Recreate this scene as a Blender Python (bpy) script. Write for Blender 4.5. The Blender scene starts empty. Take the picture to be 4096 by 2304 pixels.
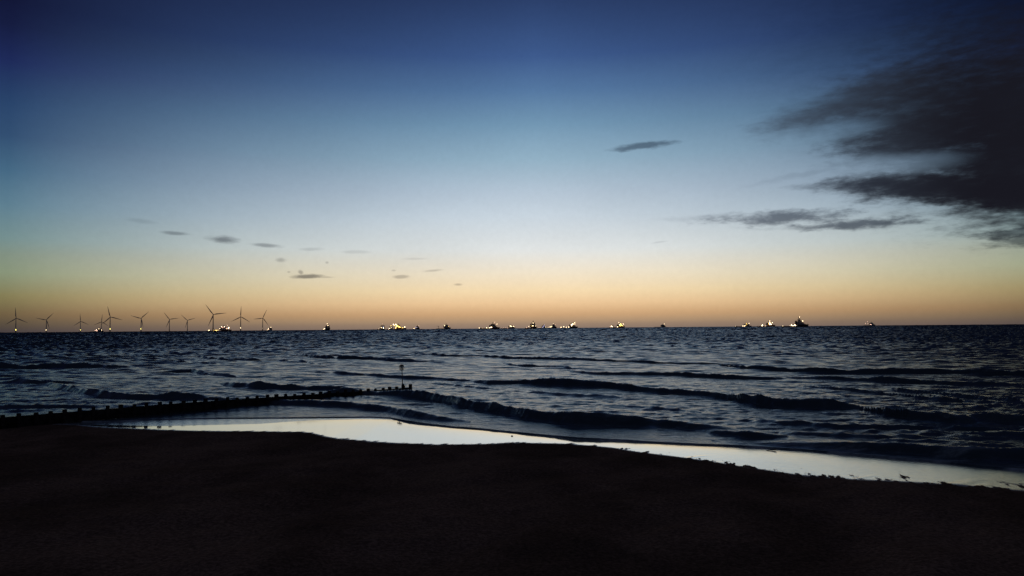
import bpy, math, random
import numpy as np
from mathutils import Vector, Matrix, Euler

# ------------------------------------------------------------------ camera
sc = bpy.context.scene
R_EARTH = 6371000.0
H = 8.0                              # eye above the sea
LENS = 26.0
F = 4096 * LENS / 36.0               # focal length in photograph pixels
PITCH = math.radians(3.03)
ROLL = math.radians(0.47)
cam_d = bpy.data.cameras.new('camera')
cam_d.lens = LENS; cam_d.sensor_width = 36.0
cam_d.clip_start = 0.2; cam_d.clip_end = 90000.0
cam = bpy.data.objects.new('camera', cam_d)
sc.collection.objects.link(cam)
CAM_M = (Matrix.Translation((0, 0, H)) @ Matrix.Rotation(math.radians(90) + PITCH, 4, 'X')
         @ Matrix.Rotation(-ROLL, 4, 'Z'))
cam.matrix_world = CAM_M
sc.camera = cam
CR = CAM_M.to_3x3()

def ray(px, py):
    return (CR @ Vector(((px - 2048) / F, -(py - 1152) / F, -1.0))).normalized()
def azel(px, py):
    d = ray(px, py)
    return math.degrees(math.atan2(d.x, d.y)), math.degrees(math.asin(d.z))
def ground(px, py, z=0.0):
    d = ray(px, py); t = (z - H) / d.z
    return d.x * t, d.y * t
def s2l(c):
    out = []
    for v in c[:3]:
        v = v / 255.0
        out.append(v / 12.92 if v <= 0.04045 else ((v + 0.055) / 1.055) ** 2.4)
    return (*out, 1.0)

sc.view_settings.view_transform = 'Standard'
sc.view_settings.look = 'None'
sc.view_settings.exposure = 0.0
sc.view_settings.gamma = 1.0

# ------------------------------------------------------------------ world: dawn sky, glow in front, night behind
world = bpy.data.worlds.new('World'); sc.world = world
world.use_nodes = True
nt = world.node_tree; nt.nodes.clear()
def N(t, tree=None, **kw):
    n = (tree or nt).nodes.new(t)
    for k, v in kw.items(): setattr(n, k, v)
    return n
class Ex:
    """tiny expression helper on math nodes"""
    def __init__(s, tree): s.t = tree
    def m(s, op, *a, clamp=False):
        n = s.t.nodes.new('ShaderNodeMath'); n.operation = op; n.use_clamp = clamp
        for i, v in enumerate(a):
            if isinstance(v, (int, float)): n.inputs[i].default_value = v
            else: s.t.links.new(v, n.inputs[i])
        return n.outputs[0]
    def mr(s, v, a, b, c=0.0, d=1.0, kind='SMOOTHSTEP'):
        n = s.t.nodes.new('ShaderNodeMapRange'); n.interpolation_type = kind
        s.t.links.new(v, n.inputs[0])
        for i, q in enumerate((a, b, c, d)): n.inputs[i + 1].default_value = q
        return n.outputs[0]
    def mix(s, f, a, b, mode='MIX'):
        n = s.t.nodes.new('ShaderNodeMix'); n.data_type = 'RGBA'; n.blend_type = mode
        for i, v in ((0, f), (6, a), (7, b)):
            if isinstance(v, (int, float)): n.inputs[i].default_value = v
            elif isinstance(v, tuple): n.inputs[i].default_value = v
            else: s.t.links.new(v, n.inputs[i])
        return n.outputs[2]
E = Ex(nt)
tc = N('ShaderNodeTexCoord')
sep = N('ShaderNodeSeparateXYZ'); nt.links.new(tc.outputs['Generated'], sep.inputs[0])
EL = E.m('MULTIPLY', E.m('ARCSINE', sep.outputs[2]), 57.29578)
AZ = E.m('MULTIPLY', E.m('ARCTAN2', sep.outputs[0], sep.outputs[1]), 57.29578)
EMAX = 60.0
def ramp(stops):
    n = N('ShaderNodeValToRGB'); r = n.color_ramp; r.interpolation = 'LINEAR'
    while len(r.elements) > 1: r.elements.remove(r.elements[-1])
    stops = sorted(stops)
    r.elements[0].position = max(0, stops[0][0] / EMAX); r.elements[0].color = s2l(stops[0][1])
    for e, c in stops[1:]:
        q = r.elements.new(min(1, e / EMAX)); q.color = s2l(c)
    nt.links.new(E.m('DIVIDE', EL, EMAX), n.inputs[0])
    return n.outputs[0]
mid = [(1303, (146, 124, 108)), (1285, (176, 146, 116)), (1255, (210, 168, 124)), (1215, (240, 201, 154)), (1165, (249, 222, 178)),
       (1093, (243, 229, 204)), (1000, (226, 229, 228)), (865, (202, 214, 224)), (774, (182, 198, 213)), (637, (148, 178, 198)),
       (500, (116, 152, 180)), (364, (86, 121, 162)), (227, (63, 92, 143)), (100, (52, 76, 122)), (0, (44, 64, 106))]
side = [(1325, (72, 64, 64)), (1290, (92, 80, 64)), (1257, (112, 94, 68)), (1184, (134, 126, 86)), (1093, (137, 149, 122)),
        (1020, (130, 145, 130)), (956, (118, 144, 144)), (820, (94, 127, 145)), (683, (69, 104, 131)), (546, (50, 78, 112)),
        (410, (41, 67, 105)), (246, (30, 42, 88)), (100, (22, 29, 64)), (0, (18, 23, 54))]
r_mid = ramp([(azel(2048, y)[1], c) for y, c in mid] + [(34, (38, 50, 82)), (58, (36, 44, 64))])
r_side = ramp([(azel(60, y)[1], c) for y, c in side] + [(34, (16, 20, 42)), (58, (30, 36, 54))])
r_back = ramp([(0, (52, 52, 62)), (8, (58, 60, 74)), (25, (48, 52, 70)), (58, (34, 41, 60))])
daz = E.m('ABSOLUTE', E.m('SUBTRACT', AZ, 2.0))
fside = E.m('POWER', E.m('DIVIDE', daz, 36.5), E.mr(EL, 0, 20, 1.75, 1.0, 'LINEAR'), clamp=True)
fback = E.mr(daz, 38.0, 85.0)
sky = E.mix(fside, r_mid, r_side)
sky = E.mix(fback, sky, r_back)
# sky positions as a flat map of azimuth and elevation (degrees), warped by turbulence
cmb = N('ShaderNodeCombineXYZ'); nt.links.new(AZ, cmb.inputs[0]); nt.links.new(EL, cmb.inputs[1])
def noise(vec_scale, scale, detail=4, rough=0.55, rot=0.0, off=0.0):
    mp = N('ShaderNodeMapping'); mp.inputs['Scale'].default_value = (*vec_scale, 1)
    mp.inputs['Rotation'].default_value = (0, 0, rot); mp.inputs['Location'].default_value = (off, off, off)
    nt.links.new(cmb.outputs[0], mp.inputs[0])
    n = N('ShaderNodeTexNoise'); n.inputs['Scale'].default_value = scale
    n.inputs['Detail'].default_value = detail; n.inputs['Roughness'].default_value = rough
    nt.links.new(mp.outputs[0], n.inputs['Vector'])
    return E.m('SUBTRACT', n.outputs[0], 0.5)
n_big = noise((0.35, 1.0), 0.35, 5, 0.5, rot=-0.12)
n_fine = noise((0.45, 1.5), 1.6, 5, 0.62, off=7.3)
n_warp = noise((0.4, 0.9), 0.9, 4, 0.6, off=3.1)
AZw = E.m('ADD', AZ, E.m('MULTIPLY', n_big, 3.0))
ELw = E.m('ADD', EL, E.m('MULTIPLY', n_warp, 0.8))
# thin high veil that unevenly tints the upper sky
veil = E.m('ADD', E.m('MULTIPLY', noise((0.25, 0.7), 0.22, 5, 0.55, off=11.0), 0.20), E.m('MULTIPLY', noise((1.0, 1.0), 2.2, 6, 0.8, off=21.0), 0.14))
sky = E.mix(1.0, sky, (1, 1, 1, 1), 'MULTIPLY')
gn = N('ShaderNodeMix'); gn.data_type = 'RGBA'; gn.blend_type = 'MULTIPLY'; gn.inputs[0].default_value = 1.0
nt.links.new(sky, gn.inputs[6])
vv = E.m('ADD', veil, 1.0)
cv = N('ShaderNodeCombineColor')
for i in range(3): nt.links.new(vv, cv.inputs[i])
nt.links.new(cv.outputs[0], gn.inputs[7]); sky = gn.outputs[2]

def cloud(px, py, a, b, tilt=0.0, op=1.0, soft=0.6, rag=0.5, warp=True, edge=None):
    """an ellipse of cloud centred on a sky direction; a, b half sizes in photograph pixels"""
    ca, ce = azel(px, py); k = 57.29578 / F
    a *= k * (1 - 0.35 * abs(ca) / 40); b *= k
    t = math.radians(tilt)
    X = E.m('SUBTRACT', AZw if warp else AZ, ca); Y = E.m('SUBTRACT', ELw if warp else EL, ce)
    u = E.m('ADD', E.m('MULTIPLY', X, math.cos(t) / a), E.m('MULTIPLY', Y, math.sin(t) / a))
    v = E.m('ADD', E.m('MULTIPLY', X, -math.sin(t) / b), E.m('MULTIPLY', Y, math.cos(t) / b))
    d = E.m('SQRT', E.m('ADD', E.m('MULTIPLY', u, u), E.m('MULTIPLY', v, v)))
    d = E.m('ADD', d, E.m('MULTIPLY', n_fine, rag * 2.2))
    return E.mr(d, 1.0 + soft * 0.5, 1.0 - soft, 0.0, op)
big = [(4040, 455, 620, 340, 0, .97, .8, .5), (4200, 660, 520, 210, 0, .97, .5, .3), (3450, 395, 430, 75, 12, .72, .8, .35),
       (3240, 468, 250, 26, 7, .42, .8, .4), (3700, 545, 400, 75, 5, .88, .6, .35), (3830, 758, 560, 58, -6, .93, .6, .5),
       (3340, 742, 190, 14, -2, .45, .8, .4), (4080, 795, 400, 56, -9, .94, .5, .35), 
       (3620, 742, 340, 42, -5, .85, .6, .3), (3700, 430, 420, 130, 4, .75, .8, .3)]
small = [(2580, 584, 155, 15, 3, .70, .6, .6), (3100, 872, 300, 25, 0, .85, .8, .9), (3440, 898, 270, 19, -1, .85, .8, .9),
         (2860, 866, 220, 13, 0, .22, .9, .7), (4060, 925, 150, 20, 4, .75, .7, .8), (3880, 905, 200, 9, 2, .22, .9, .6),
         (4096, 958, 140, 26, 3, .75, .6, .8), (3300, 905, 330, 12, -1, .3, .9, .9), (3190, 700, 250, 12, 9, .15, .9, .5)]
tiny = [(700, 933, 62, 7, -2, 0.59, .8, 0.7), (893, 958, 66, 13, -2, 0.81, .8, 0.7), (1068, 982, 72, 8, -3, 0.62, .8, 0.7),
        (1240, 997, 52, 7, 2, 0.26, .8, 0.7), (1425, 1008, 60, 7, 0, 0.21, .8, 0.7), (1122, 1040, 24, 10, 0, 0.47, .8, 0.6),
        (1226, 1106, 70, 10, 2, 0.88, .5, 0.6), (1203, 1089, 13, 8, -30, 0.59, .7, 0.4), (1155, 1088, 8, 4, 0, 0.39, .8, 0.4),
        (1308, 1050, 8, 5, 0, 0.39, .8, 0.4), (1605, 1107, 34, 7, 3, 0.49, .8, 0.7), (1735, 1082, 48, 5, 5, 0.39, .8, 0.6),
        (1665, 1035, 60, 5, 1, 0.21, .8, 0.6), (1832, 1138, 18, 5, 0, 0.49, .8, 0.4), (565, 884, 60, 9, -4, 0.21, .9, 0.7),
        (2640, 968, 34, 4, 6, 0.21, .8, 0.4), (1300, 1109, 45, 4, 0, 0.39, .8, 0.6), (1575, 1082, 10, 4, 0, 0.33, .8, 0.4)]
def union(lst, warp):
    tot = None
    for c in lst:
        q = E.m('SUBTRACT', 1.0, cloud(*c, warp=warp))
        tot = q if tot is None else E.m('MULTIPLY', tot, q)
    return tot                                     # light let through
upper = cloud(4250, 40, 1150, 500, 0, .80, .98, .2)
gap = E.m('MULTIPLY', E.m('SUBTRACT', 1.0, cloud(3520, 655, 300, 34, -2, .6, .9, .6)), E.m('SUBTRACT', 1.0, cloud(3340, 528, 190, 30, 3, .6, .9, .5)))
T_big = E.m('SUBTRACT', 1.0, E.m('MULTIPLY', E.m('SUBTRACT', 1.0, union(big, True)), gap)); T_small = union(small, True)
sm = union(tiny, False)
dark = E.mix(1.0, sky, (0.62, 0.60, 0.60, 1), 'MULTIPLY')
def shade(col, T, body):
    return E.mix(E.m('SUBTRACT', 1.0, T), col, body)
sky = shade(sky, sm, E.mix(1.0, sky, (0.30, 0.30, 0.33, 1), 'MULTIPLY'))
sky = shade(sky, T_small, E.mix(1.0, sky, (0.16, 0.17, 0.21, 1), 'MULTIPLY'))
sky = E.mix(upper, sky, E.mix(1.0, sky, (0.20, 0.24, 0.26, 1), 'MULTIPLY'))
grey = E.mix(E.mr(AZ, 13.0, 33.0), s2l((66, 76, 92)), s2l((24, 24, 32)))
sky = shade(sky, T_big, grey)
bg = N('ShaderNodeBackground'); bg.inputs['Strength'].default_value = 1.0
nt.links.new(sky, bg.inputs[0])
wo = N('ShaderNodeOutputWorld'); nt.links.new(bg.outputs[0], wo.inputs[0])
world.cycles.sampling_method = 'MANUAL'; world.cycles.sample_map_resolution = 1024

# ------------------------------------------------------------------ helpers
C = sc.collection
def tag(o, label=None, cat=None, group=None, kind=None):
    if label: o['label'] = label
    if cat: o['category'] = cat
    if group: o['group'] = group
    if kind: o['kind'] = kind
    return o
def empty(name, loc, rz=0.0):
    o = bpy.data.objects.new(name, None); C.objects.link(o)
    o.location = loc; o.rotation_euler = (0, 0, rz); o.empty_display_size = 1
    return o
class MB:
    def __init__(s): s.v = []; s.f = []
    def add(s, vs, fs):
        k = len(s.v); s.v += [tuple(v) for v in vs]; s.f += [tuple(i + k for i in f) for f in fs]
    def box(s, x0, x1, y0, y1, z0, z1, tx=0.0, ty=0.0, sx=0.0):
        """tx, ty shrink the top; sx shears the top along x"""
        s.add([(x0, y0, z0), (x1, y0, z0), (x1, y1, z0), (x0, y1, z0),
               (x0 + tx + sx, y0 + ty, z1), (x1 - tx + sx, y0 + ty, z1), (x1 - tx + sx, y1 - ty, z1), (x0 + tx + sx, y1 - ty, z1)],
              [(3, 2, 1, 0), (4, 5, 6, 7), (0, 1, 5, 4), (1, 2, 6, 5), (2, 3, 7, 6), (3, 0, 4, 7)])
    def tube(s, p, q, r0, r1=None, n=8):
        r1 = r0 if r1 is None else r1
        p = Vector(p); q = Vector(q); d = (q - p).normalized()
        a = d.orthogonal().normalized(); b = d.cross(a)
        vs = []
        for c, r in ((p, r0), (q, r1)):
            for i in range(n):
                t = 2 * math.pi * i / n
                vs.append(c + a * (r * math.cos(t)) + b * (r * math.sin(t)))
        fs = [(i, (i + 1) % n, n + (i + 1) % n, n + i) for i in range(n)]
        fs += [tuple(reversed(range(n))), tuple(range(n, 2 * n))]
        s.add(vs, fs)
    def lathe(s, prof, n=16, c=(0, 0, 0)):
        vs = []
        for r, z in prof:
            for i in range(n):
                t = 2 * math.pi * i / n
                vs.append((c[0] + r * math.cos(t), c[1] + r * math.sin(t), c[2] + z))
        fs = []
        for j in range(len(prof) - 1):
            for i in range(n):
                fs.append((j * n + i, j * n + (i + 1) % n, (j + 1) * n + (i + 1) % n, (j + 1) * n + i))
        fs += [tuple(reversed(range(n))), tuple(range((len(prof) - 1) * n, len(prof) * n))]
        s.add(vs, fs)
    def ball(s, c, r, n=10):
        prof = [(r * math.sin(math.pi * j / n) + 1e-4, -r * math.cos(math.pi * j / n)) for j in range(n + 1)]
        s.lathe(prof, n, c)
    def build(s, name, mat, parent=None, smooth=False, bevel=0.0):
        me = bpy.data.meshes.new(name); me.from_pydata(s.v, [], s.f); me.update()
        me.materials.append(mat)
        if smooth:
            for p in me.polygons: p.use_smooth = True
        o = bpy.data.objects.new(name, me); C.objects.link(o)
        if parent: o.parent = parent
        if bevel:
            b = o.modifiers.new('bevel', 'BEVEL'); b.width = bevel; b.segments = 2; b.limit_method = 'ANGLE'
        return o
def mat(name, col, rough=0.6, nscale=0.0, namt=0.25, metal=0.0, bump=0.0, spec=0.5):
    m = bpy.data.materials.new(name); m.use_nodes = True
    t = m.node_tree; p = t.nodes['Principled BSDF']
    p.inputs['Base Color'].default_value = (*col, 1); p.inputs['Roughness'].default_value = rough
    p.inputs['Metallic'].default_value = metal; p.inputs['Specular IOR Level'].default_value = spec
    if nscale:
        c = t.nodes.new('ShaderNodeTexCoord'); n = t.nodes.new('ShaderNodeTexNoise')
        n.inputs['Scale'].default_value = nscale; n.inputs['Detail'].default_value = 6
        t.links.new(c.outputs['Object'], n.inputs['Vector'])
        e = Ex(t)
        o = e.mix(e.mr(n.outputs[0], 0.35, 0.65), (*[v * (1 - namt) for v in col], 1), (*[min(1, v * (1 + namt)) for v in col], 1))
        t.links.new(o, p.inputs['Base Color'])
        if bump:
            b = t.nodes.new('ShaderNodeBump'); b.inputs['Strength'].default_value = bump; b.inputs['Distance'].default_value = 0.03
            t.links.new(n.outputs[0], b.inputs['Height']); t.links.new(b.outputs[0], p.inputs['Normal'])
    return m
def glow(name, col, strength):
    m = bpy.data.materials.new(name); m.use_nodes = True
    p = m.node_tree.nodes['Principled BSDF']
    p.inputs['Base Color'].default_value = (*col, 1)
    p.inputs['Emission Color'].default_value = (*col, 1); p.inputs['Emission Strength'].default_value = strength
    return m

def grid_mesh(name, X, Y, Z, mat_, attrs={}):
    nr, nc = X.shape
    me = bpy.data.meshes.new(name)
    me.vertices.add(nr * nc)
    me.vertices.foreach_set('co', np.stack([X, Y, Z], -1).astype(np.float32).ravel())
    i = np.arange(nr * nc, dtype=np.int32).reshape(nr, nc)
    q = np.stack([i[:-1, :-1], i[:-1, 1:], i[1:, 1:], i[1:, :-1]], -1).reshape(-1, 4)
    me.loops.add(q.size); me.polygons.add(len(q))
    me.loops.foreach_set('vertex_index', q.ravel())
    me.polygons.foreach_set('loop_start', np.arange(0, q.size, 4, dtype=np.int32))
    me.polygons.foreach_set('use_smooth', np.ones(len(q), dtype=bool))
    me.update(calc_edges=True)
    for k, v in attrs.items():
        a = me.attributes.new(k, 'FLOAT', 'POINT'); a.data.foreach_set('value', v.astype(np.float32).ravel())
    me.materials.append(mat_)
    o = bpy.data.objects.new(name, me); C.objects.link(o)
    return o

# ------------------------------------------------------------------ shoreline (taken where it lies on the ground)
def poly(pts, z=0.0):
    w = [ground(x, y, z) for x, y in pts]
    return np.array([p[0] for p in w]), np.array([p[1] for p in w])
edge_px = [(0, 1688), (300, 1690), (450, 1688), (600, 1682), (750, 1678), (900, 1676), (1200, 1674), (1480, 1671), (1560, 1675),
           (1620, 1686), (1700, 1698), (1800, 1710), (1924, 1719), (2000, 1727), (2150, 1742), (2300, 1755), (2500, 1765),
           (2600, 1772), (2800, 1782), (3000, 1790), (3250, 1806), (3500, 1828), (3750, 1850), (3950, 1872), (4096, 1886)]
ex, ey = poly(edge_px)
ex = np.concatenate([[-900, ex[0] - 60], ex, [ex[-1] + 60, 900]]); ey = np.concatenate([[ey[0] + 60, ey[0] + 6], ey, [ey[-1] - 16, ey[-1] - 60]])
from numpy import interp
def smooth_interp(x, xs, ys):
    return interp(x, xs, ys)
def shore(x): return smooth_interp(x, ex, ey)
def slope_of(x):                                   # a steeper beach face towards the right
    return interp(x, [-40, -5, 30], [0.022, 0.020, 0.036])
def beach_z(x, y):
    d = shore(x) - y                                # metres up the beach from the water's edge
    s = slope_of(x)
    up = s * d + (0.05 + 0.002 * np.clip(x, 0, 30)) * (1 - np.exp(-np.clip(d, 0, None) / 1.6)) + 0.0016 * np.clip(d - 8, 0, None) ** 1.5
    return np.where(d > 0, np.minimum(up, 6.2 + 0.002 * d), np.maximum(d * 0.05, -3.0))
wet_px = [(0, 1691), (300, 1699), (400, 1709), (500, 1713), (640, 1720), (800, 1724), (1024, 1726), (1200, 1728), (1240, 1731),
          (1290, 1744), (1350, 1755), (1460, 1765), (1600, 1773), (1750, 1779), (1924, 1777), (2000, 1774), (2100, 1772), (2250, 1775),
          (2350, 1782), (2450, 1791), (2550, 1808), (2700, 1826), (2850, 1847), (3000, 1871), (3200, 1900), (3400, 1917),
          (3600, 1926), (3800, 1938), (3950, 1950), (4096, 1963)]
wx, wy = [], []
for px, py in wet_px:
    z = 0.0
    for _ in range(40):
        gx, gy = ground(px, py, z); z = float(beach_z(np.array([gx]), np.array([gy]))[0]) * 0.5 + z * 0.5
    wx.append(gx); wy.append(gy)
wx = np.array([-900] + [wx[0] - 60] + wx + [wx[-1] + 60, 900]); wy = np.array([wy[0] + 56] + [wy[0] + 2] + wy + [wy[-1] - 16, wy[-1] - 60])
def wetline(x): return interp(x, wx, wy)

# ------------------------------------------------------------------ tiles of random waves
rng = np.random.default_rng(5)
def wave_tile(n, size, lmin, lmax, p=2.0, spread=0.5, aim=math.pi / 2, seed=0):
    g = np.random.default_rng(seed)
    k = np.fft.fftfreq(n, size / n) * 2 * math.pi
    kx, ky = np.meshgrid(k, k); kk = np.hypot(kx, ky) + 1e-9
    th = np.arctan2(ky, kx)
    lam = 2 * math.pi / kk
    amp = kk ** (-p) * (lam > lmin) * (lam < lmax) * (spread + np.abs(np.cos(th - aim)) ** 4)
    s = (g.normal(size=(n, n)) + 1j * g.normal(size=(n, n))) * amp
    h = np.real(np.fft.ifft2(s))
    sy = np.gradient(h, size / n, axis=0); h = h / (np.std(sy) + 1e-12)   # unit rms slope along y
    return h, size
def sample(tile, x, y, rot=0.0):
    h, size = tile; n = h.shape[0]
    c, s = math.cos(rot), math.sin(rot)
    u = ((x * c + y * s) / size * n); v = ((-x * s + y * c) / size * n)
    iu = np.floor(u).astype(np.int64); iv = np.floor(v).astype(np.int64)
    fu = u - iu; fv = v - iv
    iu %= n; iv %= n; ju = (iu + 1) % n; jv = (iv + 1) % n
    return (h[iv, iu] * (1 - fu) + h[iv, ju] * fu) * (1 - fv) + (h[jv, iu] * (1 - fu) + h[jv, ju] * fu) * fv
t_small = wave_tile(512, 47.0, 0.5, 3.0, 2.0, 0.35, seed=1)
t_mid = wave_tile(1024, 131.0, 1.5, 9.0, 2.0, 0.25, seed=2)
t_chop = wave_tile(1024, 613.0, 3.2, 13.0, 1.9, 0.30, seed=6)
t_far = wave_tile(2048, 1730.0, 8.0, 24.0, 1.8, 0.30, seed=3)
t_lump = wave_tile(512, 83.0, 1.0, 12.0, 1.6, 1.0, seed=4)

# ------------------------------------------------------------------ sea
breakers = [  # (photograph x, crest y, height of the dark face) of each wave
 [(1380, 1572, 8), (1480, 1560, 18), (1600, 1558, 28), (1700, 1565, 36), (1800, 1580, 38), (1850, 1597, 32), (1900, 1605, 32), (2000, 1618, 36),
  (2100, 1632, 42), (2200, 1644, 44), (2300, 1649, 50), (2400, 1650, 50), (2500, 1659, 42), (2650, 1674, 32), (2750, 1688, 26), (2850, 1702, 16), (2950, 1715, 4)],
 [(2820, 1722, 6), (2900, 1719, 22), (3000, 1722, 32), (3070, 1732, 26), (3150, 1745, 8)],
 [(1880, 1522, 6), (1950, 1519, 18), (2050, 1516, 20), (2150, 1511, 30), (2250, 1511, 36), (2350, 1519, 32), (2450, 1527, 28), (2600, 1545, 26),
  (2750, 1559, 22), (2850, 1568, 20), (2920, 1570, 30), (3000, 1573, 42), (3100, 1582, 46), (3200, 1588, 48), (3300, 1592, 44), (3360, 1604, 28),
  (3450, 1616, 22), (3550, 1624, 36), (3650, 1632, 48), (3750, 1640, 50), (3850, 1652, 46), (4000, 1650, 40), (4200, 1656, 40), (4500, 1676, 30), (4800, 1700, 10)],
 [(2280, 1484, 4), (2380, 1485, 12), (2500, 1486, 14), (2700, 1488, 15), (2850, 1492, 20), (3000, 1499, 20), (3080, 1505, 14), (3150, 1510, 4)],
 [(2880, 1457, 6), (2996, 1461, 15), (3200, 1470, 20), (3400, 1474, 22), (3600, 1472, 22), (3850, 1473, 22), (4096, 1482, 22), (4400, 1490, 16)],
 [(1880, 1419, 6), (2000, 1421, 12), (2100, 1424, 14), (2300, 1428, 11), (2450, 1438, 8), (2700, 1448, 8), (2900, 1452, 8), (3000, 1456, 3)],
 [(1180, 1416, 4), (1250, 1419, 12), (1350, 1423, 14), (1480, 1425, 13), (1600, 1434, 12), (1700, 1438, 10), (1780, 1447, 3)],
 [(1650, 1413, 3), (1740, 1414, 9), (1800, 1417, 10), (1924, 1419, 6)],
 [(780, 1422, 4), (810, 1424, 10), (900, 1431, 9), (1050, 1435, 8), (1200, 1441, 7), (1280, 1455, 3)],
 [(170, 1525, 4), (230, 1536, 18), (300, 1548, 26), (400, 1563, 24), (500, 1571, 22), (600, 1575, 20), (690, 1570, 26), (800, 1578, 18), (880, 1590, 8), (940, 1592, 3)],
 [(860, 1528, 3), (930, 1528, 18), (1010, 1527, 26), (1100, 1537, 22), (1200, 1542, 18), (1320, 1540, 20), (1400, 1549, 14), (1470, 1556, 3)],
 [(-400, 1470, 20), (-100, 1456, 24), (60, 1454, 24), (200, 1450, 22), (330, 1448, 24), (430, 1456, 18), (520, 1466, 4)],
 [(1250, 1486, 3), (1350, 1486, 10), (1500, 1494, 11), (1620, 1502, 12), (1760, 1508, 10), (1850, 1515, 9), (1950, 1524, 3)],
 [(900, 1600, 6), (1050, 1600, 14), (1250, 1600, 22), (1400, 1606, 24), (1550, 1622, 22), (1650, 1642, 22), (1760, 1664, 16), (1880, 1684, 6)],
 [(2900, 1676, 3), (3050, 1679, 14), (3200, 1688, 18), (3400, 1699, 16), (3600, 1703, 14), (3800, 1700, 14), (4096, 1716, 12), (4400, 1728, 10)],
 [(3100, 1728, 3), (3190, 1728, 14), (3300, 1734, 14), (3420, 1740, 12), (3550, 1742, 8), (3720, 1730, 10), (3900, 1730, 14), (4096, 1735, 12), (4400, 1750, 8)],
 [(2850, 1760, 4), (3000, 1768, 16), (3200, 1765, 28), (3400, 1766, 38), (3600, 1772, 40), (3800, 1782, 42), (4096, 1795, 42), (4500, 1815, 30)],
 [(3150, 1508, 3), (3280, 1502, 16), (3400, 1503, 18), (3600, 1510, 20), (3850, 1525, 16), (4096, 1530, 14)],
 [(3200, 1542, 3), (3400, 1550, 14), (3600, 1552, 12), (3700, 1585, 12), (3850, 1590, 16), (4096, 1598, 14)],
 [(600, 1490, 3), (700, 1478, 14), (760, 1472, 16), (820, 1486, 12), (950, 1500, 10), (1000, 1510, 3)],
 [(-300, 1620, 20), (100, 1618, 18), (300, 1616, 14), (420, 1622, 4)],
 [(0, 1520, 6), (120, 1520, 14), (220, 1524, 10), (300, 1530, 3)],
 [(520, 1440, 3), (600, 1438, 9), (700, 1441, 10), (860, 1452, 6), (900, 1456, 3)],
 [(2000, 1452, 3), (2080, 1456, 9), (2200, 1460, 8), (2300, 1470, 6), (2400, 1472, 3)],
 [(1290, 1574, 4), (1335, 1560, 14), (1370, 1551, 22), (1405, 1553, 20), (1440, 1562, 10), (1470, 1570, 3)],
 [(2050, 1560, 2), (2150, 1566, 8), (2260, 1572, 10), (2400, 1580, 8), (2500, 1590, 3)],
 [(2450, 1620, 2), (2560, 1622, 8), (2700, 1632, 10), (2800, 1645, 4)],
 [(1700, 1530, 2), (1800, 1534, 7), (1900, 1545, 9), (2000, 1556, 4)],
 [(2500, 1378, 2), (2700, 1382, 5), (2900, 1390, 5), (3100, 1396, 3)],
 [(1500, 1376, 2), (1900, 1372, 4), (2200, 1376, 5), (2400, 1384, 3)],
]
rows = [22.0]
while rows[-1] < 14500:
    r = rows[-1]
    dr = r * r / (H * 739.0) / 3.0
    if r < 175: dr = min(max(dr, 0.09), 0.32)
    elif r < 260: dr = 0.6
    elif r < 950: dr = 1.5
    elif r < 3500: dr = 3.4
    elif r < 9000: dr = 6.0
    else: dr = 40.0
    rows.append(r + dr)
rows = np.array(rows)
th = np.radians(np.concatenate([np.linspace(-82, -41, 60)[:-1], np.linspace(-41, 41, 1100), np.linspace(41, 82, 60)[1:]]))
RR, TT = np.meshgrid(rows, th, indexing='ij')
SX = RR * np.sin(TT); SY = RR * np.cos(TT)
ds = SY - shore(SX)
Z = np.zeros_like(SX); FACE = np.zeros_like(SX)
near = rows < 900
nx, ny = SX[near], SY[near]
lump = sample(t_lump, nx, ny, 0.3); lump = lump / np.std(lump)
zz = np.zeros_like(nx); foam = np.zeros_like(nx)
for bk in breakers:
    X_, Y_, A_ = [], [], []
    for px, py, t in bk:
        bx, by = ground(px, py + t * 1.02)
        A = t * by / F / 1.2
        X_.append(bx); Y_.append(by + 1.3 * A); A_.append(A)
    o = np.argsort(X_); X_ = np.array(X_)[o]; Y_ = np.array(Y_)[o]; A_ = np.array(A_)[o]
    sel = (nx > X_[0]) & (nx < X_[-1]) & (ny > Y_.min() - 15) & (ny < Y_.max() + 40)
    if not sel.any(): continue
    x = nx[sel]; y = ny[sel]; L = lump[sel]
    # wobble along the crest only
    def crest_noise(first, octs, gain=0.6):
        out = 0
        for q_ in range(octs):
            lam = first * 0.47 ** q_; xs_ = np.arange(X_[0] - lam, X_[-1] + 2 * lam, lam); v = rng.normal(size=len(xs_))
            k_ = (x - xs_[0]) / lam; a_ = np.floor(k_).astype(int); f0 = k_ - a_; f0 = f0 * f0 * (3 - 2 * f0)
            out = out + gain ** q_ * (v[a_] * (1 - f0) + v[a_ + 1] * f0)
        return out
    wob = crest_noise(7.0, 3, 0.5); lum = crest_noise(3.5, 4, 0.55)
    Ai = np.interp(x, X_, A_)
    yc = np.interp(x, X_, Y_) + 0.42 * wob * np.clip(Ai, 0, 1.2)
    A = Ai * (1 + 0.055 * lum + 0.04 * L)
    A = np.clip(A, 0, None); q = (y - yc) / (A + 1e-3)
    run = 1.5 + 0.25 * crest_noise(5.0, 3)
    front = np.clip(1 + q / np.maximum(np.clip(run, 0.9, 2.5), 1.25 / (A + 0.05)), 0, 1); front = front ** 1.6 * (2.6 - 1.6 * front)
    back = np.exp(-np.clip(q, 0, None) / 4.0)
    trough = -0.10 * np.exp(-((q + 2.8) / 1.4) ** 2)
    h = A * (np.where(q < 0, front, back) + trough)
    h = h + A * 0.05 * L * np.exp(-((q + 0.6) / 1.0) ** 2)
    zz[sel] = np.where(h > 0, np.maximum(zz[sel], h), zz[sel] + h)
    f_ = 0.55 * A * np.exp(-((q - 0.2) / 0.7) ** 2) * (0.5 + 0.5 * np.tanh(L))
    foam[sel] = np.maximum(foam[sel], f_)
Z[near] += zz
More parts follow.
